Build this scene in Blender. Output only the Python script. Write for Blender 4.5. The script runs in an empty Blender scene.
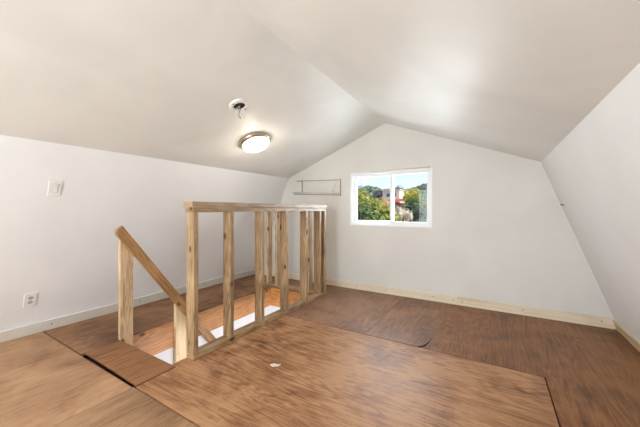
import bpy, bmesh, math, random
from mathutils import Vector, Matrix
random.seed(7)
PI = math.pi
col = bpy.context.scene.collection

# ------------------------------------------------------------------ helpers
def L(r, g, b):
    def c(v):
        v /= 255.0
        return v/12.92 if v <= .04045 else ((v+.055)/1.055)**2.4
    return (c(r), c(g), c(b), 1)

def link(o, parent=None):
    col.objects.link(o)
    if parent: o.parent = parent
    return o

def obj(name, bm, mat, parent=None, smooth=False, loc=None, bevel=0):
    me = bpy.data.meshes.new(name)
    bmesh.ops.recalc_face_normals(bm, faces=bm.faces)
    if loc is not None:
        bmesh.ops.translate(bm, verts=bm.verts, vec=-Vector(loc))
    bm.to_mesh(me); bm.free()
    for m in (mat if isinstance(mat, (list, tuple)) else [mat]): me.materials.append(m)
    if smooth:
        for p in me.polygons: p.use_smooth = True
    o = bpy.data.objects.new(name, me)
    if loc is not None: o.location = loc
    link(o, parent)
    if bevel:
        md = o.modifiers.new('edge', 'BEVEL'); md.width = bevel; md.segments = 2; md.limit_method = 'ANGLE'
    return o

def tag(o, label, cat, group=None, kind=None):
    o['label'] = label; o['category'] = cat
    if group: o['group'] = group
    if kind: o['kind'] = kind
    return o

def struct(o):
    o['kind'] = 'structure'; return o

def empty(name, loc=(0, 0, 0), mat=None):
    o = bpy.data.objects.new(name, None); o.empty_display_size = .1
    o.location = loc
    if mat is not None: o.matrix_world = mat
    col.objects.link(o); return o

def box(bm, x0, x1, y0, y1, z0, z1, mi=0):
    v = [bm.verts.new(p) for p in ((x0,y0,z0),(x1,y0,z0),(x1,y1,z0),(x0,y1,z0),(x0,y0,z1),(x1,y0,z1),(x1,y1,z1),(x0,y1,z1))]
    for f in ((0,3,2,1),(4,5,6,7),(0,1,5,4),(1,2,6,5),(2,3,7,6),(3,0,4,7)):
        bm.faces.new([v[i] for i in f]).material_index = mi
    return v

def prism(bm, poly, a, b, plane='xz', mi=0):
    """extrude a polygon; plane xz -> along y, xy -> along z, yz -> along x"""
    def P(p, t):
        return {'xz': (p[0], t, p[1]), 'xy': (p[0], p[1], t), 'yz': (t, p[0], p[1])}[plane]
    A = [bm.verts.new(P(p, a)) for p in poly]; B = [bm.verts.new(P(p, b)) for p in poly]
    bm.faces.new(A).material_index = mi; bm.faces.new(list(reversed(B))).material_index = mi
    n = len(poly)
    for i in range(n):
        bm.faces.new([A[i], A[(i+1) % n], B[(i+1) % n], B[i]]).material_index = mi

def lathe(bm, prof, n=40, cap0=False, cap1=False):
    rings = []
    for r, z in prof:
        rings.append([bm.verts.new((r*math.cos(2*PI*i/n), r*math.sin(2*PI*i/n), z)) for i in range(n)])
    for a, b in zip(rings, rings[1:]):
        for i in range(n):
            bm.faces.new([a[i], a[(i+1) % n], b[(i+1) % n], b[i]])
    if cap0: bm.faces.new(rings[0])
    if cap1: bm.faces.new(rings[-1])

def tube(bm, pts, r, n=8):
    pts = [Vector(p) for p in pts]; rings = []
    for i, p in enumerate(pts):
        d = (pts[min(i+1, len(pts)-1)] - pts[max(i-1, 0)]).normalized()
        u = d.cross(Vector((0, 0, 1)))
        if u.length < .05: u = d.cross(Vector((0, 1, 0)))
        u.normalize(); w = d.cross(u)
        rings.append([bm.verts.new(p + r*(math.cos(2*PI*k/n)*u + math.sin(2*PI*k/n)*w)) for k in range(n)])
    for a, b in zip(rings, rings[1:]):
        for k in range(n): bm.faces.new([a[k], a[(k+1) % n], b[(k+1) % n], b[k]])
    bm.faces.new(rings[0]); bm.faces.new(rings[-1])

def frame(u, v, n, o):
    return Matrix(((u[0], v[0], n[0], o[0]), (u[1], v[1], n[1], o[1]), (u[2], v[2], n[2], o[2]), (0, 0, 0, 1)))

# ------------------------------------------------------------------ materials
class N:
    def __init__(s, name):
        s.m = bpy.data.materials.new(name); s.m.use_nodes = True
        s.t = s.m.node_tree; s.b = s.t.nodes['Principled BSDF']
    def n(s, t, **k):
        o = s.t.nodes.new(t)
        for a, v in k.items(): setattr(o, a, v)
        return o
    def l(s, a, b): s.t.links.new(a, b)
    def math(s, op, a, b=None, c=None):
        o = s.n('ShaderNodeMath', operation=op)
        for i, v in enumerate((a, b, c)):
            if v is None: continue
            if isinstance(v, (int, float)): o.inputs[i].default_value = v
            else: s.l(v, o.inputs[i])
        return o.outputs[0]
    def ramp(s, fac, stops):
        o = s.n('ShaderNodeValToRGB'); e = o.color_ramp.elements
        while len(e) < len(stops): e.new(.5)
        for el, (p, c) in zip(e, stops): el.position = p; el.color = c
        s.l(fac, o.inputs[0]); return o.outputs[0]
    def noise(s, vec, scale, detail=3, rough=.5, dist=0):
        o = s.n('ShaderNodeTexNoise'); o.inputs['Scale'].default_value = scale
        o.inputs['Detail'].default_value = detail; o.inputs['Roughness'].default_value = rough
        o.inputs['Distortion'].default_value = dist
        s.l(vec, o.inputs['Vector']); return o.outputs['Fac']
    def mapv(s, vec, scale, loc=(0, 0, 0), rot=(0, 0, 0)):
        o = s.n('ShaderNodeMapping'); o.inputs['Scale'].default_value = scale
        o.inputs['Location'].default_value = loc; o.inputs['Rotation'].default_value = rot
        s.l(vec, o.inputs['Vector']); return o.outputs[0]
    def mix(s, fac, a, b, blend='MIX'):
        o = s.n('ShaderNodeMix', data_type='RGBA', blend_type=blend)
        for sock, v in ((o.inputs['Factor'], fac), (o.inputs['A'], a), (o.inputs['B'], b)):
            pass
        ins = [i for i in o.inputs if i.enabled]
        for sock, v in zip(ins, (fac, a, b)):
            if isinstance(v, (int, float, tuple)): sock.default_value = v
            else: s.l(v, sock)
        return [x for x in o.outputs if x.enabled][0]
    def bump(s, h, strength, dist):
        o = s.n('ShaderNodeBump'); o.inputs['Strength'].default_value = strength; o.inputs['Distance'].default_value = dist
        s.l(h, o.inputs['Height']); s.l(o.outputs[0], s.b.inputs['Normal'])

def plain(name, c, rough=.5, metal=0, emit=None, es=0, var=0):
    k = N(name); k.b.inputs['Base Color'].default_value = c; k.b.inputs['Roughness'].default_value = rough
    k.b.inputs['Metallic'].default_value = metal
    if var:
        tc = k.n('ShaderNodeTexCoord')
        f = k.noise(tc.outputs['Object'], 12, 3)
        d = tuple(x*(1-var) for x in c[:3]) + (1,)
        k.l(k.ramp(f, [(.3, d), (.7, c)]), k.b.inputs['Base Color'])
    if emit:
        k.b.inputs['Emission Color'].default_value = emit; k.b.inputs['Emission Strength'].default_value = es
    return k.m

def paint(name, c, bump=.35, rough=.42, mark=.04):
    k = N(name); tc = k.n('ShaderNodeTexCoord').outputs['Object']
    big = k.noise(tc, 1.4, 3, .55, .4); mid = k.noise(k.mapv(tc, (.6, 2, 2)), 1.6, 4, .5, .3); fine = k.noise(tc, 60, 2)
    d = tuple(x*(1-mark*2.2) for x in c[:3]) + (1,)
    k.l(k.ramp(big, [(.33, d), (.6, c)]), k.b.inputs['Base Color'])
    k.l(k.math('MULTIPLY_ADD', mid, .16, rough-.08), k.b.inputs['Roughness'])
    h = k.math('ADD', k.math('MULTIPLY', mid, 1.0), k.math('MULTIPLY', fine, .03))
    k.bump(h, bump, .03)
    return k.m

def wood(name, dark, mid, light, axis='Z', rough=.4, knots=True, gs=1.7):
    """sawn softwood, grain along one object axis, offset per object"""
    k = N(name); tc = k.n('ShaderNodeTexCoord').outputs['Object']
    rnd = k.n('ShaderNodeObjectInfo').outputs['Random']
    cmb = k.n('ShaderNodeCombineXYZ')
    for i, s in enumerate((13.1, 7.7, 19.3)): k.l(k.math('MULTIPLY', rnd, s), cmb.inputs[i])
    va = k.n('ShaderNodeVectorMath', operation='ADD'); k.l(tc, va.inputs[0]); k.l(cmb.outputs[0], va.inputs[1])
    sc = {'X': (.06, 1, 1), 'Y': (1, .06, 1), 'Z': (1, 1, .06)}[axis]
    g = k.mapv(va.outputs[0], sc)
    streak = k.noise(g, 55*gs, 4, .6, .3); wide = k.noise(g, 9*gs, 2, .5, .8)
    rings = k.math('MULTIPLY_ADD', k.math('SINE', k.math('MULTIPLY', wide, 60)), .5, .5)
    blot = k.noise(va.outputs[0], 3.5, 3)
    f = k.math('ADD', k.math('ADD', k.math('MULTIPLY', streak, .45), k.math('MULTIPLY', rings, .16)), k.math('MULTIPLY', blot, .42))
    c = k.ramp(f, [(.32, dark), (.52, mid), (.72, light)])
    if knots:
        kn = k.n('ShaderNodeTexVoronoi'); kn.inputs['Scale'].default_value = 6.5
        ks = {'X': (.5, 1, 1), 'Y': (1, .5, 1), 'Z': (1, 1, .5)}[axis]
        k.l(k.mapv(va.outputs[0], ks), kn.inputs['Vector'])
        kd = tuple(x*.28 for x in dark[:3]) + (1,)
        c = k.mix(k.ramp(kn.outputs['Distance'], [(.07, (1, 1, 1, 1)), (.13, (0, 0, 0, 1))]), c, kd)
    k.l(c, k.b.inputs['Base Color'])
    k.b.inputs['Roughness'].default_value = rough
    k.bump(streak, .25, .004)
    return k.m

def plywood(name, dark, mid, light, axis='X', off=0, rough=.5, blotch=.35, contour=.2, stain=None):
    k = N(name); tc = k.n('ShaderNodeTexCoord').outputs['Object']
    sc = (.1, 1, 1) if axis == 'X' else (1, .09, 1)
    g = k.mapv(tc, sc, (off, off*1.7, 0)); g2 = k.mapv(tc, (.4 if axis == 'X' else 1, 1 if axis == 'X' else .4, 1), (off*2, off, 0))
    fine = k.noise(g, 130, 5, .7, .4); wide = k.noise(g, 5.5, 3, .55, 1.2)
    ring = k.math('MULTIPLY_ADD', k.math('SINE', k.math('MULTIPLY', wide, 75)), .5, .5)
    med = k.noise(g, 34, 4, .65, .5); bl = k.noise(k.mapv(tc, (.8, .8, .8), (off, off, 0)), 2.4, 7, .66, .6)
    f = k.math('ADD', k.math('MULTIPLY', fine, .22), k.math('MULTIPLY', ring, contour*.36))
    f = k.math('ADD', f, k.math('MULTIPLY', med, .20)); f = k.math('ADD', f, k.math('MULTIPLY', bl, .72))
    c = k.ramp(f, [(.44, dark), (.56, mid), (.70, light)])
    w = k.noise(g2, 4.2, 6, .7, .3)
    worn = tuple(x*.55 for x in dark[:3]) + (1,)
    c = k.mix(k.math('MULTIPLY', k.ramp(w, [(.55, (0, 0, 0, 1)), (.78, (1, 1, 1, 1))]), blotch), c, worn)
    sp = k.noise(tc, 26, 3, .6)
    c = k.mix(k.math('MULTIPLY', k.ramp(sp, [(.66, (0, 0, 0, 1)), (.76, (1, 1, 1, 1))]), .4), c, light)
    k.l(c, k.b.inputs['Base Color'])
    k.l(k.math('MULTIPLY_ADD', bl, .3, rough-.15), k.b.inputs['Roughness'])
    k.b.inputs['Specular IOR Level'].default_value = .35
    k.bump(k.math('ADD', k.math('MULTIPLY', fine, .5), k.math('MULTIPLY', med, .6)), .3, .004)
    return k.m

M = {}
M['wall'] = paint('wall_paint', L(238, 238, 238), .08, .55, .02)
M['ceil'] = paint('ceiling_paint', L(238, 238, 234), .1, .46, .035)
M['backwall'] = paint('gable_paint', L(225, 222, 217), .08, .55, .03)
M['white'] = plain('white_trim_paint', L(226, 222, 212), .5, var=.05)
M['vinyl'] = plain('white_vinyl', L(240, 241, 242), .35, var=.02)
M['plate'] = plain('white_plastic', L(238, 237, 234), .35, var=.02)
M['slot'] = plain('dark_slot', L(70, 66, 62), .6, var=.1)
M['greyplastic'] = plain('grey_plastic', L(190, 186, 180), .4, var=.05)  # mid grey for rocker frame, sockets and screws
M['nickel'] = plain('brushed_nickel', L(190, 176, 158), .32, 1, var=.1)
M['black'] = plain('black_box', L(26, 22, 20), .7, var=.2)
M['copper'] = plain('copper_wire', L(170, 105, 60), .35, .8, var=.1)
M['cream'] = plain('cream_wire', L(215, 205, 185), .5, var=.05)
M['nail'] = plain('nail_steel', L(86, 74, 62), .5, .6, var=.1)
M['wire'] = plain('white_coated_wire', L(226, 220, 206), .4, var=.03)
M['greywire'] = plain('grey_wire', L(164, 156, 146), .45, .4, var=.05)
M['dome'] = plain('lit_frosted_glass', L(250, 246, 238), .4, 0, (1, .93, .82, 1), 5)
M['drywall'] = plain('stairwell_drywall', L(236, 237, 240), .6, var=.03)
M['gapshade'] = plain('gap_shade', L(60, 42, 30), .8, var=.2)  # dark tone standing for the shade inside the floor gap

D_, M_, T_ = L(108, 84, 58), L(166, 136, 100), L(198, 170, 134)
M['stud'] = wood('weathered_stud', D_, M_, T_, 'Z')
M['studY'] = wood('weathered_plate_along', D_, M_, T_, 'Y')
M['studX'] = wood('weathered_plate_across', D_, M_, T_, 'X')
M['post'] = wood('newel_pine', L(150, 120, 90), L(204, 174, 138), L(224, 198, 164), 'Z')
M['post2'] = wood('fresh_pine', L(200, 164, 118), L(236, 208, 166), L(246, 224, 188), 'Z')
M['rail'] = wood('handrail_pine', L(118, 84, 50), L(166, 124, 80), L(192, 152, 106), 'X')
M['joistY'] = wood('joist_fir_along', L(158, 104, 58), L(196, 140, 88), L(214, 164, 110), 'Y')
M['joistX'] = wood('joist_fir_across', L(176, 112, 58), L(212, 150, 90), L(226, 172, 112), 'X')
M['base'] = wood('baseboard_pine', L(214, 196, 168), L(230, 214, 188), L(238, 226, 204), 'X', .5, False, .5)
M['baseY'] = wood('baseboard_pine_along', L(196, 172, 130), L(218, 196, 154), L(230, 210, 172), 'Y', .5, False, .5)

M['plyA'] = plywood('ply_center', L(98, 62, 38), L(150, 103, 67), L(186, 140, 100), 'X', 0, .42, .25, .28)
M['plyF'] = plywood('ply_front_left', L(128, 90, 62), L(170, 128, 94), L(194, 154, 118), 'Y', 3.3, .5, .2, .15)
M['plyF2'] = plywood('ply_front', L(102, 72, 50), L(144, 108, 78), L(174, 136, 102), 'Y', 5.1, .5, .3, .2)
M['plyL'] = plywood('ply_left_strip', L(80, 52, 34), L(124, 86, 58), L(164, 122, 86), 'Y', 9.2, .5, .3, .25)
M['plyB1'] = plywood('ply_back', L(92, 64, 46), L(130, 94, 72), L(158, 120, 94), 'Y', 12.2, .42, .35, .2)
M['plyB2'] = plywood('ply_back_mid', L(88, 58, 40), L(126, 88, 64), L(154, 112, 82), 'Y', 15.2, .42, .35, .2)
M['plyR'] = plywood('ply_right', L(82, 50, 28), L(124, 80, 48), L(154, 106, 68), 'Y', 19.2, .44, .5, .25)
M['board'] = plywood('loose_board', L(84, 50, 28), L(126, 82, 50), L(154, 108, 70), 'Y', 23.7, .5, .45, .8)

# ------------------------------------------------------------------ dimensions
XL, XLk, ZLk = -3.504, -2.805, 1.597
XRk, ZRk, XR = .412, 1.585, .984
Xr, Zr, D = -1.219, 2.238, 3.677
YR = -2.2                       # rear wall of the attic, behind the camera
HX0, HX1, HY0, HY1 = -2.735, -1.957, 1.2, 3.16   # stair opening
T = .12

# ------------------------------------------------------------------ shell
bm = bmesh.new(); prism(bm, [(XL, 0), (XLk, ZLk), (XLk-T, ZLk+.03), (XL-T, -.02), (XL-T, -.3), (XL, -.3)], YR, D)
struct(obj('wall_left', bm, M['wall']))
bm = bmesh.new(); prism(bm, [(XR, 0), (XRk, ZRk), (XRk+T, ZRk+.03), (XR+T, -.02), (XR+T, -.3), (XR, -.3)], YR, D)
struct(obj('wall_right', bm, M['wall']))
bm = bmesh.new()
prism(bm, [(XLk, ZLk), (Xr, Zr), (XRk, ZRk), (XRk+.1, ZRk+.13), (Xr, Zr+.15), (XLk-.1, ZLk+.13)], YR, D)
struct(obj('ceiling', bm, M['ceil']))

def ztop(x):
    pts = [(XL-.12, -.02), (XL, 0), (XLk, ZLk), (Xr, Zr), (XRk, ZRk), (XR, 0), (XR+.12, -.02)]
    for (a, za), (b, zb) in zip(pts, pts[1:]):
        if a <= x <= b: return za+(zb-za)*(x-a)/(b-a)
def gable(y0, y1, w):
    bm = bmesh.new(); x0, x1, z0, z1 = w
    # wall on both sides of and above and below one window hole
    lf = [(XL, -.3), (XL, 0), (XLk, ZLk)]
    if x0 > XLk: lf.append((x0, ztop(x0)))
    lf += [(x0, -.3)]
    prism(bm, lf, y0, y1)
    rg = [(x1, -.3), (x1, ztop(x1))]
    rg += [(XRk, ZRk), (XR, 0), (XR, -.3)]
    prism(bm, rg, y0, y1)
    prism(bm, [(x0, -.3), (x1, -.3), (x1, z0), (x0, z0)], y0, y1)
    prism(bm, [(x0, z1), (x1, z1), (x1, ztop(x1)), (Xr, Zr), (x0, ztop(x0))], y0, y1)
    bmesh.ops.remove_doubles(bm, verts=bm.verts, dist=.0005)
    return bm
WX0, WX1, WZ0, WZ1 = -1.715, -.646, .889, 1.60
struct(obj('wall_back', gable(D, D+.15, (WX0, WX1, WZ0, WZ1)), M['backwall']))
RX0, RX1, RZ0, RZ1 = -2.15, -.25, .3, 1.8
struct(obj('wall_rear', gable(YR-.15, YR, (RX0, RX1, RZ0, RZ1)), M['wall']))

# glass
k = N('window_glass'); t = k.t
tr = k.n('ShaderNodeBsdfTransparent'); tr.inputs[0].default_value = (.97, .985, .98, 1)
gl = k.n('ShaderNodeBsdfGlossy'); gl.inputs['Roughness'].default_value = .02
mx = k.n('ShaderNodeMixShader'); mx.inputs[0].default_value = .012
k.l(tr.outputs[0], mx.inputs[1]); k.l(gl.outputs[0], mx.inputs[2]); k.l(mx.outputs[0], k.t.nodes['Material Output'].inputs[0])
M['glass'] = k.m

def slider(name, x0, x1, z0, z1, yin, s):
    """horizontal sliding window; yin = room face of the wall, s = +1 when outside is +y"""
    bm = bmesh.new()
    def B(a, b, c, d, e, f): box(bm, a, b, min(c*s+yin, d*s+yin), max(c*s+yin, d*s+yin), e, f)
    fw = .022
    B(x0, x0+fw, .01, .10, z0, z1); B(x1-fw, x1, .01, .10, z0, z1)
    B(x0+fw, x1-fw, .01, .10, z0, z0+fw); B(x0+fw, x1-fw, .01, .10, z1-fw, z1)
    w = struct(obj(name, bm, M['vinyl'], bevel=.003))
    xm = x0 + (x1-x0)*.535
    # fixed sash (right) nearer the room, sliding sash (left) further out
    for nm, a, b, d0, d1, st in (('sash', x0+fw, xm+.02, .055, .085, .042), ('sash', xm-.022, x1-fw, .02, .05, .034)):
        bm = bmesh.new()
        B(a, a+st, d0, d1, z0+fw, z1-fw); B(b-st, b, d0, d1, z0+fw, z1-fw)
        B(a+st, b-st, d0, d1, z0+fw, z0+fw+st); B(a+st, b-st, d0, d1, z1-fw-st*.8, z1-fw)
        sh = obj(nm, bm, M['vinyl'], w, bevel=.003)
        bm = bmesh.new(); m = (d0+d1)/2
        B(a+st-.004, b-st+.004, m-.002, m+.002, z0+fw+st-.004, z1-fw-st*.8+.004)
        obj('pane', bm, M['glass'], sh)
    bm = bmesh.new(); B(xm-.005, xm+.007, .012, .021, (z0+z1)/2-.03, (z0+z1)/2+.03)
    obj('latch', bm, M['vinyl'], w, bevel=.002)
    return w
w1 = slider('window_1', WX0, WX1, WZ0, WZ1, D, 1)
bm = bmesh.new(); box(bm, WX0-.006, WX0+.001, D-.006, D+.1, WZ0-.006, WZ1+.006); box(bm, WX1-.001, WX1+.008, D-.006, D+.1, WZ0-.006, WZ1+.006)
box(bm, WX0, WX1, D-.006, D+.1, WZ0-.008, WZ0+.001); box(bm, WX0, WX1, D-.006, D+.1, WZ1-.001, WZ1+.008)
obj('casing', bm, M['vinyl'], w1)
slider('fill_window', RX0, RX1, RZ0, RZ1, YR, -1)  # unseen window added behind the camera to let fill light in

# little bracket above the window's right corner
bm = bmesh.new(); tube(bm, [(-1.42, D-.012, 1.606), (-1.2, D-.014, 1.612), (-.66, D-.012, 1.618)], .006)
tag(obj('curtain_wire', bm, M['cream'], smooth=True), 'thin cream wire stretched along the top edge of the window', 'wire')

# ------------------------------------------------------------------ floor
def sheet(poly, mat, z0=-.018, z1=0, name='floor', bevel=.0015):
    bm = bmesh.new(); prism(bm, poly, z0, z1, 'xy')
    return struct(obj(name, bm, mat, bevel=bevel))
def R(x0, x1, y0, y1): return [(x0, y0), (x1, y0), (x1, y1), (x0, y1)]
sheet(R(XL, -1.921, YR, .922), M['plyF'])
sheet(R(-1.918, .287, YR, .928), M['plyF2'])
sheet([(-1.9, .935), (.284, .935), (.284, 2.374), (-1.957, 2.374), (-1.957, 1.2), (-1.9, 1.2)], M['plyA'])
sheet([(XL, .932), (-2.68, .932), (-2.68, HY0), (HX0, HY0), (HX0, HY1), (-1.95, HY1), (-1.95, D), (XL, D)], M['plyL'])
sheet([(-1.947, 2.381), (-.976, 2.381), (-.976, D), (-1.947, D)], M['plyB1'])
sheet([(-.973, 2.381), (-.535, 2.381), (-.50, 2.41), (-.477, 2.46), (-.449, 2.62), (-.448, D), (-.973, D)], M['plyB2'], bevel=0)
sheet([(-.492, 2.381), (.291, 2.381), (.291, YR), (XR, YR), (XR, D), (-.448, D), (-.448, 2.62), (-.462, 2.47), (-.47, 2.42)], M['plyR'], bevel=0)
# loose board closing the gap at the head of the stairs
bm = bmesh.new()
prism(bm, [(-2.672, .958), (-2.3, .957), (-1.915, .947), (-1.912, 1.2), (-2.672, 1.2)], -.016, .002, 'xy')
o = obj('floor_board', bm, M['board'], loc=(-2.29, 1.07, -.016), bevel=.002)
tag(o, 'loose brown plywood board at the head of the stair opening, dark gap along its front', 'board')

# joists framing the opening
def joist(x0, x1, y0, y1, m, label):
    bm = bmesh.new(); box(bm, x0, x1, y0, y1, -.272, -.018)
    tag(obj('floor_joist', bm, m, loc=((x0+x1)/2, (y0+y1)/2, -.272), bevel=.003), label, 'joist')
joist(HX0-.038, HX0, HY0, HY1+.038, M['joistY'], 'long orange fir joist along the left side of the stair opening')
joist(HX1, HX1+.038, HY0, HY1+.038, M['joistY'], 'fir joist under the bottom plate of the stud railing')
joist(HX0-.038, HX1+.038, HY0-.038, HY0, M['joistX'], 'fir header joist under the loose board at the stair head')
bm = bmesh.new(); box(bm, XL, XR, .88, .975, -.272, -.04)  # strip added under the gap, its dark colour stands in for shade
tag(obj('floor_joist', bm, M['gapshade']), 'added strip coloured as shade down in the gap along the front of the loose board', 'joist')
joist(HX0, HX1, HY1, HY1+.038, M['joistX'], 'short orange fir joist at the far end of the stair opening')

# ------------------------------------------------------------------ lower storey seen through the opening
LZ = -2.5
bm = bmesh.new()
x0, x1, y0, y1 = HX0-.04, -.2, .1, D
box(bm, XL, XR, YR, HY0-.05, -.30, -.275); box(bm, XL, HX0-.04, HY0-.05, D, -.30, -.275)
box(bm, HX1+.04, XR, HY0-.05, D, -.30, -.275); box(bm, HX0-.04, HX1+.04, HY1+.04, D, -.30, -.275)
struct(obj('ceiling_lower', bm, M['drywall']))
bm = bmesh.new(); box(bm, HX0-.12, HX0-.005, .1, D, LZ, -.274); struct(obj('wall_stairwell_left', bm, M['drywall']))
bm = bmesh.new(); box(bm, HX0-.005, -.2, D-.1, D, LZ, -.30); struct(obj('wall_stairwell_back', bm, M['drywall']))
bm = bmesh.new(); box(bm, HX0-.005, -.2, .0, .1, LZ, -.30); struct(obj('wall_stairwell_front', bm, M['drywall']))
bm = bmesh.new(); box(bm, -.2, -.1, .0, D, LZ, -.30); struct(obj('wall_stairwell_right', bm, M['drywall']))
bm = bmesh.new(); box(bm, XL, XR, YR, D, LZ-.05, LZ); struct(obj('floor_lower', bm, M['plyL']))

st = empty('staircase', (-2.345, 1.2, LZ))
n = 12; rise = -LZ/n; run = .165
for i in range(1, n):
    bm = bmesh.new(); z = -rise*i; y = HY0+.02+run*(i-1)
    box(bm, HX0+.085, HX1-.045, y, y+run+.03, z-.035, z)
    o = obj('tread', bm, M['joistX']); o.parent = st; o.matrix_parent_inverse = Matrix.Translation((2.345, -1.2, -LZ))
for x in (HX0+.046, HX1-.045):
    bm = bmesh.new()
    prism(bm, [(HY0+.005, -.26), (HY0+.005, -.55), (HY0+run*(n-1)-.1, LZ), (HY0+run*n+.05, LZ), (HY0+run*n+.05, LZ+.12)], x, x+.038, 'yz')
    o = obj('stringer', bm, M['joistY']); o.parent = st; o.matrix_parent_inverse = Matrix.Translation((2.345, -1.2, -LZ))
tag(st, 'steep wooden staircase going down inside the floor opening', 'staircase')

# ------------------------------------------------------------------ stud railing round the opening
g = empty('stud_railing', (-1.91, 2.25, 0))
tag(g, 'waist-high guard railing of bare timber studs with double top plate beside the stair opening', 'railing')
def part(name, x0, x1, y0, y1, z0, z1, m, parent=g, bevel=.0025):
    bm = bmesh.new(); box(bm, x0, x1, y0, y1, z0, z1)
    o = obj(name, bm, m, loc=((x0+x1)/2, (y0+y1)/2, z0), bevel=bevel)
    o.location = Vector(o.location) - Vector(parent.location); o.parent = parent
    return o
PX0, PX1 = -1.957, -1.868
part('bottom_plate', PX0, PX1, 1.315, 3.245, 0, .038, M['studY'])
part('top_plate', PX0-.001, PX1-.003, 1.309, 3.245, 1.08, 1.118, M['studY'])
part('cap_plate', PX0-.006, PX1+.006, 1.298, 3.25, 1.121, 1.159, M['studY'])
for y in (1.315, 1.655, 2.03, 2.407, 2.778, 3.085): part('stud', PX0, PX1, y, y+.038, .038, 1.08, M['stud'])
part('corner_stud', PX0, PX1, 3.205, 3.243, .038, 1.08, M['stud'])
# return across the far end
FY0, FY1 = 3.165, 3.254
part('bottom_plate', -2.86, PX0-.002, FY0, FY1, .001, .038, M['studX'])
part('top_plate', -2.86, PX0-.005, FY0, FY1, 1.08, 1.118, M['studX'])
for x in (-2.825, -2.665, -2.12): part('stud', x, x+.038, FY0, FY1, .038, 1.08, M['post'])
part('corner_stud', PX0-.042, PX0-.004, FY0+.001, FY1, .038, 1.08, M['stud'])

# ------------------------------------------------------------------ handrail on two posts
h = empty('stair_handrail', (-2.71, 1.25, 0))
tag(h, 'sloping timber handrail nailed to a tall left post and running down into the stair opening', 'handrail')
HP0, HP1 = HX0+.002, HX0+.040
def slopepost(y0, y1, ztop0, ztop1, zb, m):
    bm = bmesh.new(); prism(bm, [(y0, zb), (y1, zb), (y1, ztop1), (y0, ztop0)], HP0, HP1, 'yz')
    o = obj('post', bm, m, loc=(HP0, y0, zb), bevel=.002)
    o.location = Vector(o.location)-Vector(h.location); o.parent = h
    return o
slopepost(HY0+.003, 1.305, .935, .80, -.235, M['post'])
p2 = slopepost(1.70, 1.825, .262, .123, -.8, M['post2'])
p2['label'] = 'short pale fresh pine post'
# rail: a board on edge along a 50 degree slope
ya, za, yb, zb = 1.205, .966, 2.44, -.74
dl = Vector((0, yb-ya, zb-za)); Ln = dl.length; dl.normalize(); up = Vector((0, -dl.z, dl.y))
if up.z < 0: up = -up
bm = bmesh.new()
prism(bm, [(0, .0), (0, -.055), (.028, -.078), (Ln, -.078), (Ln, 0)], -.019, .019, 'xz')
o = obj('rail', bm, M['rail'], bevel=.004)
xa = dl; za_ = up; yy = za_.cross(xa)
mw = frame(xa, yy, za_, (HP1+.02, ya, za))
o.matrix_world = Matrix.Translation(-Vector(h.location)) @ mw
o.parent = h

# ------------------------------------------------------------------ baseboards with nail dots
def nails(pts, parent, nrm):
    for p in pts:
        bm = bmesh.new(); tube(bm, [Vector(p)-Vector(nrm)*.002, Vector(p)+Vector(nrm)*.0025], .0055, 8)
        obj('nail', bm, M['nail'], parent)
bm = bmesh.new(); box(bm, -2.4, -.36, D-.02, D, 0, .094)
b1 = struct(obj('baseboard_back', bm, M['base'], bevel=.002))
bm = bmesh.new(); box(bm, -.358, XR-.03, D-.02, D, 0, .096)
b2 = obj('board', bm, M['base'], b1, bevel=.002)
bm = bmesh.new(); box(bm, XL+.045, -2.402, D-.02, D, 0, .094)
obj('board', bm, M['base'], b1, bevel=.002)
nails([(x, D-.02, .05+.006*math.sin(x*9)) for x in (-2.1, -1.62, -1.2, -.62, -.4, -.31, .26, .86)], b1, (0, -1, 0))
def lean(side, z, inset):
    if side < 0: return XL+(XLk-XL)*z/ZLk+inset
    return XR+(XRk-XR)*z/ZRk-inset
bm = bmesh.new(); prism(bm, [(XL, 0), (XL+.022, 0), (lean(-1, .1, .02), .1), (lean(-1, .1, 0), .1)], YR, D-.021)
b = struct(obj('baseboard_left', bm, M['white'], bevel=.002))
nails([(lean(-1, .055, .02), y, .055) for y in (.98, 1.75, 2.6)], b, (1, 0, -.3))
bm = bmesh.new(); prism(bm, [(XR, 0), (XR-.022, 0), (lean(1, .085, .02), .085), (lean(1, .085, 0), .085)], YR, D-.021)
struct(obj('baseboard_right', bm, M['baseY'], bevel=.002))

# ------------------------------------------------------------------ wall plates on the leaning left wall
ln = math.hypot(XLk-XL, ZLk); v = Vector(((XLk-XL)/ln, 0, ZLk/ln)); u = Vector((0, 1, 0)); nrm = u.cross(v)
def lwall(y, z): return (XL+(XLk-XL)*z/ZLk, y, z)
s = empty('light_switch', mat=frame(u, v, nrm, lwall(.853, 1.272)))
tag(s, 'white rocker light switch high on the left wall', 'switch')
bm = bmesh.new(); box(bm, -.040, .040, -.068, .068, 0, .007); obj('wall_plate', bm, M['plate'], s, bevel=.003)
bm = bmesh.new(); box(bm, -.019, .019, -.037, .037, .007, .0085); obj('rocker_frame', bm, M['greyplastic'], s)
bm = bmesh.new(); prism(bm, [(-.034, .008), (.034, .008), (.034, .0145), (0, .0105), (-.034, .012)], -.0165, .0165, 'yz'); obj('rocker', bm, M['plate'], s, bevel=.001)
for yy_ in (-.054, .054):
    bm = bmesh.new(); lathe(bm, [(.003, .006), (.003, .008)], 12, True, True)
    bmesh.ops.translate(bm, verts=bm.verts, vec=(0, yy_, 0)); obj('screw', bm, M['greyplastic'], s)
s = empty('wall_outlet', mat=frame(u, v, nrm, lwall(.813, .338)))
tag(s, 'white duplex power outlet low on the left wall above the baseboard', 'outlet')
bm = bmesh.new(); box(bm, -.041, .041, -.066, .066, 0, .007); obj('wall_plate', bm, M['plate'], s, bevel=.003)
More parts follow.
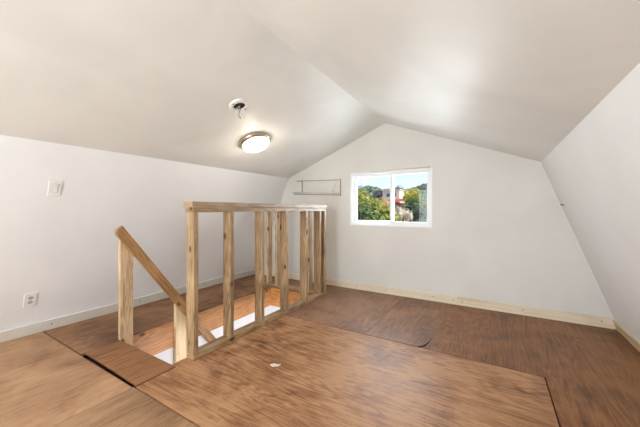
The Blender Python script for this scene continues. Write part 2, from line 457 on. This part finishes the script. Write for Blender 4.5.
for yy_ in (-.022, .022):
    bm = bmesh.new()
    prism(bm, [(.017*math.cos(a)*(1), yy_+.0145*math.sin(a)) for a in [2*PI*i/20 for i in range(20)]], .006, .0092, 'xy')
    r = obj('socket', bm, M['greyplastic'], s)
    bm = bmesh.new(); box(bm, -.0075, -.0055, yy_-.001, yy_+.008, .009, .0096); box(bm, .0055, .0075, yy_-.001, yy_+.007, .009, .0096)
    box(bm, -.002, .002, yy_-.010, yy_-.006, .009, .0096); obj('slots', bm, M['slot'], r)
bm = bmesh.new(); lathe(bm, [(.0035, .006), (.0035, .008)], 12, True, True); obj('screw', bm, M['nickel'], s)

# ------------------------------------------------------------------ ceiling light and open junction box
cs = Vector((Xr-XLk, 0, Zr-ZLk)).normalized(); cn = u.cross(cs)
def cpt(x, y): return (x, y, ZLk+(Zr-ZLk)*(x-XLk)/(Xr-XLk))
s = empty('ceiling_light', mat=frame(u, cs, cn, cpt(-2.20, 2.285)))
tag(s, 'lit flush ceiling light with frosted dome and nickel ring on the sloped ceiling', 'ceiling light')
bm = bmesh.new(); lathe(bm, [(.02, 0), (.172, 0), (.176, .008), (.173, .022), (.163, .036), (.150, .043), (.146, .040), (.146, .01)], 48)
obj('ring', bm, M['nickel'], s, True)
bm = bmesh.new(); lathe(bm, [(.146, .03), (.145, .044), (.138, .06), (.122, .076), (.095, .09), (.06, .099), (.025, .103), (.002, .104)], 48, False, True)
obj('shade', bm, M['dome'], s, True)
s = empty('junction_box', mat=frame(u, cs, cn, cpt(-1.845, 1.727)))
tag(s, 'open round ceiling junction box with bare wires dangling from its dark centre', 'junction box')
bm = bmesh.new(); lathe(bm, [(.084, 0), (.086, .006), (.080, .014), (.062, .018), (.052, .017), (.050, .002)], 40)
obj('ring', bm, M['plate'], s, True)
bm = bmesh.new(); lathe(bm, [(.050, .001), (.049, .006), (.004, .006)], 32, True, True)
bx = obj('box', bm, M['black'], s)
bm = bmesh.new(); box(bm, -.072, -.060, -.006, .006, .015, .019); obj('screw', bm, M['nail'], s)
bm = bmesh.new(); box(bm, .060, .072, -.006, .006, .015, .019); obj('screw', bm, M['nail'], s)
inv = s.matrix_world.inverted(); o0 = Vector(cpt(-1.845, 1.727))
for pts, m in (([(0, 0, -.01), (.02, .0, -.035), (-.012, .01, -.065), (.004, 0, -.10), (.02, .004, -.115)], 'copper'),
               ([(0, .01, -.01), (-.02, .015, -.04), (.012, .02, -.075), (.026, .03, -.105), (.04, .03, -.085), (.042, .028, -.07)], 'cream'),
               ([(.01, 0, -.01), (-.03, -.012, -.04), (-.045, -.01, -.07), (-.03, -.01, -.082)], 'cream')):
    bm = bmesh.new()
    P = [inv @ (o0+Vector(p)) for p in pts]; Q = []
    for i in range(len(P)-1):
        for t_ in range(5):
            a = P[max(i-1, 0)]; b_ = P[i]; c_ = P[i+1]; d_ = P[min(i+2, len(P)-1)]; q = t_/5
            Q.append(.5*((2*b_)+(-a+c_)*q+(2*a-5*b_+4*c_-d_)*q*q+(-a+3*b_-3*c_+d_)*q**3))
    Q.append(P[-1]); tube(bm, Q, .0028, 6); obj('wire', bm, M[m], s, True)

# ------------------------------------------------------------------ wire closet rack, left end of the back wall
s = empty('closet_rack', (-2.3, D, 1.35))
tag(s, 'thin white wire closet rack fixed to the back wall left of the window', 'rack')
def rod(name, pts, r, m):
    bm = bmesh.new(); tube(bm, [Vector(p)-Vector((-2.3, D, 1.35)) for p in pts], r, 8); return obj(name, bm, M[m], s, True)
rod('top_rail', [(-2.64, D-.012, 1.545), (-1.9, D-.012, 1.527)], .0045, 'greywire')
rod('hanging_rod', [(-2.70, D-.035, 1.372), (-1.87, D-.035, 1.336)], .008, 'wire')
rod('lower_wire', [(-2.70, D-.014, 1.345), (-1.875, D-.014, 1.308)], .0045, 'greywire')
rod('bracket', [(-2.54, D-.012, 1.56), (-2.54, D-.012, 1.355)], .0055, 'greywire')
rod('bracket', [(-1.876, D-.012, 1.54), (-1.876, D-.012, 1.30)], .007, 'greywire')
rod('brace', [(-1.865, D-.015, 1.545), (-1.93, D-.03, 1.50), (-1.98, D-.04, 1.42), (-1.99, D-.045, 1.355)], .006, 'wire')
rod('brace', [(-1.99, D-.045, 1.347), (-1.86, D-.045, 1.338)], .009, 'wire')

# small hook by the corner of the right wall, chip of putty on the floor
zz = 1.145; xx = lean(1, zz, 0)
bm = bmesh.new(); tube(bm, [(xx+.004, 3.52, zz), (xx-.02, 3.52, zz-.004), (xx-.03, 3.50, zz+.004), (xx-.028, 3.46, zz+.006)], .004, 8)
tag(obj('wall_hook', bm, M['nail'], smooth=True), 'tiny metal hook on the right wall close to the back corner', 'hook')
bm = bmesh.new(); prism(bm, [(-1.36, 1.56), (-1.325, 1.548), (-1.298, 1.568), (-1.292, 1.605), (-1.318, 1.592), (-1.345, 1.59)], .0, .0018, 'xy')
tag(obj('putty_chip', bm, M['cream']), 'small pale putty chip on the brown plywood in front of the stud railing', 'chip')

# ------------------------------------------------------------------ outside
GZ = -2.9
M['ground'] = plain('dry_grass', L(120, 122, 78), .9, var=.4)
M['trunk'] = plain('bark', L(104, 84, 66), .9, var=.3)
M['cream_wall'] = plain('cream_stucco', L(226, 208, 186), .8, var=.06)
M['roof_dark'] = plain('dark_shingles', L(52, 46, 48), .9, var=.25)
M['red_tile'] = plain('red_tile', L(176, 92, 76), .8, var=.2)
M['winglass'] = plain('house_glass', L(70, 80, 92), .2, var=.1)
M['hill'] = plain('hill_scrub', L(116, 124, 84), .9, var=.35)
M['mount'] = plain('hazy_mountain', L(140, 156, 184), .95, var=.1)  # distance haze is put into the blue colour
M['woods'] = plain('hazy_woods', L(104, 122, 92), .9, var=.5)  # green lightened, with aerial haze put into the colour
def leafmat(name, a, b):
    k = N(name); rnd = k.n('ShaderNodeTexCoord').outputs['Object']
    k.l(k.ramp(k.noise(rnd, 3.2, 3, .6), [(.35, a), (.65, b)]), k.b.inputs['Base Color'])
    k.b.inputs['Roughness'].default_value = .6
    tl = k.n('ShaderNodeBsdfTranslucent'); k.l(k.b.inputs['Base Color'].links[0].from_socket, tl.inputs[0])
    mx = k.n('ShaderNodeMixShader'); mx.inputs[0].default_value = .3
    k.l(k.b.outputs[0], mx.inputs[1]); k.l(tl.outputs[0], mx.inputs[2]); k.l(mx.outputs[0], k.t.nodes['Material Output'].inputs[0])
    return k.m
LM = {'yg': leafmat('leaf_yellow_green', L(120, 136, 50), L(196, 190, 92)),
      'y': leafmat('leaf_yellow', L(176, 168, 48), L(228, 210, 80)),
      'g': leafmat('leaf_green', L(78, 104, 52), L(140, 156, 84)),
      'd': leafmat('leaf_dark', L(46, 62, 46), L(96, 110, 84)),
      'gg': leafmat('leaf_grey_green', L(110, 128, 108), L(166, 178, 158)),
      'o': leafmat('leaf_orange', L(186, 150, 76), L(220, 188, 110)),
      'p': leafmat('leaf_pale', L(190, 178, 150), L(224, 214, 190))}
bm = bmesh.new(); box(bm, -400, 200, D+4, 420, GZ-1, GZ); struct(obj('ground', bm, M['ground']))
CAMY = math.radians(31.156)
def at(px, Y):
    a = math.atan((px-320)/287.5)-CAMY; return Y*math.tan(a)
def zpx(py, x, y): return 1.1+(209.6-py)/287.5*(-x*math.sin(CAMY)+y*math.cos(CAMY))
def tree(px, top, Y, r, key, label, n=2600, leaf=.115):
    x = at(px, Y); zt = zpx(top, x, Y); hgt = zt-GZ
    e = empty('tree', (x, Y, GZ)); tag(e, label, 'tree', 'trees seen through the window')
    bm = bmesh.new()
    tube(bm, [(0, 0, 0), (.05, .03, hgt*.3), (-.04, .05, hgt*.55), (.02, 0, hgt*.85)], .09, 7)
    for i in range(6):
        a = i*1.05; z = hgt*(.35+.07*i)
        tube(bm, [(0, 0, z), (r*.35*math.cos(a), r*.35*math.sin(a), z+.5), (r*.6*math.cos(a), r*.6*math.sin(a), z+.8)], .035, 5)
    obj('trunk', bm, M['trunk'], e)
    bm = bmesh.new(); rr = random.Random(int(px*7+top))
    crown = min(hgt*.8, r*2.6); blobs = []
    for i in range(15):
        a = rr.uniform(0, 2*PI); q = rr.random()
        z = hgt - crown + crown*q; w = r*math.sin(PI*min(.98, .18+.7*q))*.8
        blobs.append((w*rr.uniform(.3, .9)*math.cos(a), w*rr.uniform(.3, .9)*math.sin(a), min(z, hgt-r*.32), r*rr.uniform(.3, .5)))
    blobs.append((0, 0, hgt-r*.4, r*.4))
    for i in range(n):
        bx_, by_, bz_, br = blobs[rr.randrange(len(blobs))]
        d = Vector((rr.gauss(0, 1), rr.gauss(0, 1), rr.gauss(0, 1))).normalized()*br*rr.uniform(.6, 1.05)
        c = Vector((bx_, by_, bz_))+d
        nn = (d.normalized()+Vector((rr.uniform(-.7, .7), rr.uniform(-.7, .7), rr.uniform(-.4, .9)))).normalized()
        t1 = nn.orthogonal().normalized(); t2 = nn.cross(t1); a = rr.uniform(0, PI)
        p1 = (t1*math.cos(a)+t2*math.sin(a))*leaf*rr.uniform(.6, 1.2); p2 = nn.cross(p1)*.55
        bm.faces.new([bm.verts.new(c-p1), bm.verts.new(c-p2), bm.verts.new(c+p1), bm.verts.new(c+p2)])
    me = bpy.data.meshes.new('foliage'); bm.to_mesh(me); bm.free(); me.materials.append(LM[key])
    f = bpy.data.objects.new('foliage', me); link(f, e)
tree(360.5, 189.5, 24, 1.6, 'yg', 'tall yellow-green tree at the left edge of the window view')
tree(369, 198, 18.5, 1.3, 'yg', 'yellow-green tree just below the dark roof')
tree(382, 199.5, 22, 1.4, 'o', 'orange-tinged tree in front of the cream house wall')
tree(373, 208, 12, .8, 'g', 'mid-green tree low in the middle of the left window pane')
tree(363, 206, 13, 1.1, 'g', 'green bush low in the left corner of the window view')
tree(387, 208, 13, .9, 'yg', 'yellow-green bush beside the window mullion, left pane')
tree(409, 188.5, 26, 1.75, 'y', 'bright yellow tree right of the house')
tree(424.5, 192, 31, 1.9, 'gg', 'tall grey-green tree at the right edge of the window view')
tree(416, 196, 23, 1.3, 'g', 'green tree between the yellow tree and the grey-green tree')
tree(401, 209, 14, .75, 'p', 'pale beige flowering bush in the right window pane')
tree(395, 206, 17, .65, 'g', 'small green tree below the red tiled roof')
tree(409, 206, 17, .9, 'd', 'dark green tree below the bright yellow tree')
tree(424, 206, 15, 1.1, 'd', 'dark green bush low at the right edge of the window view')
tree(362, 190, 50, 3.0, 'g', 'green tree far behind at the left of the dark roof', 1800, .2)
tree(396, 186.8, 62, 3.0, 'd', 'dark tree rising behind the house roof', 1800, .2)
tree(422, 187.5, 60, 3.4, 'd', 'dark green tree far behind the grey-green tree', 1800, .2)

hY = 44
e = empty('neighbour_house', (-14.5, hY, GZ)); tag(e, 'cream house with dark shingled roof and red tiled porch among the trees', 'house')
def hp(name, m, fn):
    bm = bmesh.new(); fn(bm); bmesh.ops.translate(bm, verts=bm.verts, vec=(14.5, -hY, -GZ)); return obj(name, bm, M[m], e)
xa_, xb_, xc_, xd_ = at(369, hY), at(382.5, hY), at(399.5, hY), at(406, hY)
Z = lambda py, x: zpx(py, x, hY)
zr, ze = Z(192.8, xa_), Z(199.5, xa_)
hp('wall', 'cream_wall', lambda bm: (box(bm, xa_+.4, xb_, hY+.5, hY+5.5, GZ, ze+.1), box(bm, xb_, xc_, hY, hY+6, GZ, Z(190.5, xb_))))
hp('roof', 'roof_dark', lambda bm: (prism(bm, [(hY-.2, ze), (hY+3, zr+.5), (hY+6.2, ze), (hY+6.2, ze-.15), (hY-.2, ze-.15)], xa_, xb_-.02, 'yz')))
hp('flat_roof', 'cream_wall', lambda bm: box(bm, xb_-.15, xc_+.15, hY-.2, hY+6.2, Z(190.5, xb_), Z(189.8, xb_)))
hp('porch_roof', 'red_tile', lambda bm: prism(bm, [(hY-1.8, Z(202, xc_)), (hY-.0, Z(198.6, xc_)), (hY-.0, Z(199.6, xc_))], xb_+1.2, xd_, 'yz'))
hp('porch_wall', 'red_tile', lambda bm: box(bm, xb_+1.6, xd_-.3, hY-1.2, hY-.02, GZ, Z(203, xc_)))
hp('chimney', 'cream_wall', lambda bm: box(bm, xb_+.3, xb_+.9, hY+2, hY+2.6, Z(190.5, xb_), Z(187.5, xb_)))
for q in (.25, .62):
    xx_ = xb_+(xc_-xb_)*q; hp('window', 'winglass', lambda bm: box(bm, xx_, xx_+.5, hY-.03, hY, Z(196.5, xc_), Z(193.3, xc_)))

def hillz(x, y, s=0):
    return 11.5+2.5*math.sin(x*.021+1)+3*math.sin(x*.057+2.2)+2*math.sin(x*.11+y*.05)-7*min(1, max(0, (-90-x)/14))
bm = bmesh.new(); nx, ny = 60, 12; gv = []
for j in range(ny+1):
    row = []
    for i in range(nx+1):
        x = -260+320*i/nx; y = 110+200*j/ny; tt = j/ny
        row.append(bm.verts.new((x, y, GZ+(hillz(x, y)+11)*math.sin(min(1, tt*1.3)*PI/2))))
    gv.append(row)
for j in range(ny):
    for i in range(nx): bm.faces.new([gv[j][i], gv[j][i+1], gv[j+1][i+1], gv[j+1][i]])
struct(obj('hill', bm, M['hill'], smooth=True))
def hz(x, y):
    tt = (y-110)/200; return GZ+(hillz(x, y)+11)*math.sin(min(1, tt*1.3)*PI/2)
bm = bmesh.new(); rr = random.Random(3)
for i in range(470):
    y = rr.uniform(120, 300); x = rr.uniform(-.55, -.1)*y
    if any(math.hypot(x-at(a_, b_), y-b_) < 9 for a_, b_ in ((375, 230), (386, 215), (405, 225), (413, 240), (420, 220))): continue
    r = rr.uniform(1.5, 3.2)
    m = Matrix.Translation((x, y, hz(x, y)+r*.5)) @ Matrix.Diagonal((r, r, r*rr.uniform(.6, 1), 1))
    geo = bmesh.ops.create_icosphere(bm, subdivisions=2, radius=1, matrix=m)
    for vv in geo['verts']: vv.co += Vector((rr.uniform(-.3, .3), rr.uniform(-.3, .3), rr.uniform(-.3, .3)))*r*.5
tag(obj('hillside_woods', bm, M['woods']), 'dark scattered woodland covering the far hill', 'woods', kind='stuff')
for px, Y, lab in ((375, 230, 'tiny pale house on the far hill above the dark roof'), (386, 215, 'tiny pale house on the far hill left of the mullion'),
                   (405, 225, 'tiny pale house on the far hill above the yellow tree'), (413, 240, 'tiny pale house on the far hill, right of the yellow tree top'),
                   (420, 220, 'tiny pale house on the far hill above the grey-green tree')):
    x = at(px, Y); z = hz(x, Y)+1
    e = empty('hillside_house', (x, Y, z)); tag(e, lab, 'house', 'houses on the far hill')
    bm = bmesh.new(); box(bm, -2, 2, -2, 2, -3, 1.6); obj('wall', bm, M['cream_wall'], e)
    bm = bmesh.new(); prism(bm, [(-2.3, 1.6), (0, 2.4), (2.3, 1.6)], -2.2, 2.2, 'yz'); obj('roof', bm, M['roof_dark'], e)
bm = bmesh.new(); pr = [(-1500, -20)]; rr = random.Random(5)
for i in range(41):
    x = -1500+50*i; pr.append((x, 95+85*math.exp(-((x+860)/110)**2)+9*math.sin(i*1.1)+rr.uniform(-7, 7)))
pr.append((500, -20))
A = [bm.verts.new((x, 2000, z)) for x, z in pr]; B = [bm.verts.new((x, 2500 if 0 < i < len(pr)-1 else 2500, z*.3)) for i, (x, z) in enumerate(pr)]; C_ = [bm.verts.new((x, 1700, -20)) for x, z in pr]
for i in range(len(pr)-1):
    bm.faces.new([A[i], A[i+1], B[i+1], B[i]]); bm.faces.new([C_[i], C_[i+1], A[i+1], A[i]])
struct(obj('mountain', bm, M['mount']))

# ------------------------------------------------------------------ light
w = bpy.data.worlds.new('sky'); bpy.context.scene.world = w; w.use_nodes = True
nt = w.node_tree; sky = nt.nodes.new('ShaderNodeTexSky'); sky.sky_type = 'NISHITA'; sky.sun_disc = False
sky.sun_elevation = math.radians(42); sky.sun_rotation = math.radians(100); sky.air_density = 1.0; sky.dust_density = .6; sky.ozone_density = 3
vm = nt.nodes.new('ShaderNodeVectorMath'); vm.operation = 'MULTIPLY'; vm.inputs[1].default_value = (1.0, .93, 1.06)
nt.links.new(sky.outputs[0], vm.inputs[0]); nt.links.new(vm.outputs[0], nt.nodes['Background'].inputs[0]); nt.nodes['Background'].inputs[1].default_value = .2

def lamp(name, typ, loc, energy, color, rot=None, size=None, size_y=None, target=None):
    l = bpy.data.lights.new(name, typ); l.energy = energy; l.color = color
    o = bpy.data.objects.new(name, l); o.location = loc; col.objects.link(o)
    if target is not None: o.rotation_euler = (Vector(target)-Vector(loc)).to_track_quat('-Z', 'Y').to_euler()
    if typ == 'AREA':
        l.shape = 'RECTANGLE'; l.size = size; l.size_y = size_y or size
    elif size is not None and typ == 'POINT': l.shadow_soft_size = size
    return o
su = lamp('sun', 'SUN', (0, 0, 30), 5, (1, .95, .86), target=Vector((-.78, .14, 30-.62))); su.data.angle = .01
# fill light at the added, unseen rear window; daylight at the gable window
lamp('rear_fill', 'AREA', ((RX0+RX1)/2, YR-.25, (RZ0+RZ1)/2), 92, (.93, .97, 1), target=((RX0+RX1)/2, 5, (RZ0+RZ1)/2), size=1.9, size_y=1.5)
# added fill aimed up through that rear window to brighten the ceiling
lamp('ceiling_fill', 'AREA', ((RX0+RX1)/2, YR-.45, RZ0-.1), 92, (.97, .98, 1), target=(-.3, 1.2, 2.3), size=1.9, size_y=.8)
lamp('window_daylight', 'AREA', ((WX0+WX1)/2, D+.25, (WZ0+WZ1)/2+.1), 28, (.86, .93, 1), target=((WX0+WX1)/2-.2, 0, .2), size=1.1, size_y=.8)
pc = Vector(cpt(-2.20, 2.285))+cn*.2
lamp('ceiling_bulb', 'POINT', pc, 2.5, (1, .88, .72), size=.06)
lamp('stairwell_fill', 'AREA', (-.7, 2.2, -.62), 26, (.97, .98, 1), target=(-2.7, 2.2, -.62), size=1.8, size_y=.3)  # added unseen light panel that brightens the stairwell wall

# ------------------------------------------------------------------ camera
cam = bpy.data.cameras.new('camera'); co = bpy.data.objects.new('camera', cam); col.objects.link(co)
cam.sensor_width = 36; cam.lens = 287.5/640*36; cam.shift_y = -3.9/640; cam.clip_start = .03; cam.clip_end = 5000
co.location = (0, 0, 1.1); co.rotation_euler = (PI/2, 0, CAMY)
sc = bpy.context.scene; sc.camera = co
sc.view_settings.view_transform = 'Standard'; sc.view_settings.look = 'None'; sc.view_settings.gamma = 1
sc.view_settings.use_curve_mapping = False; sc.view_settings.exposure = .36
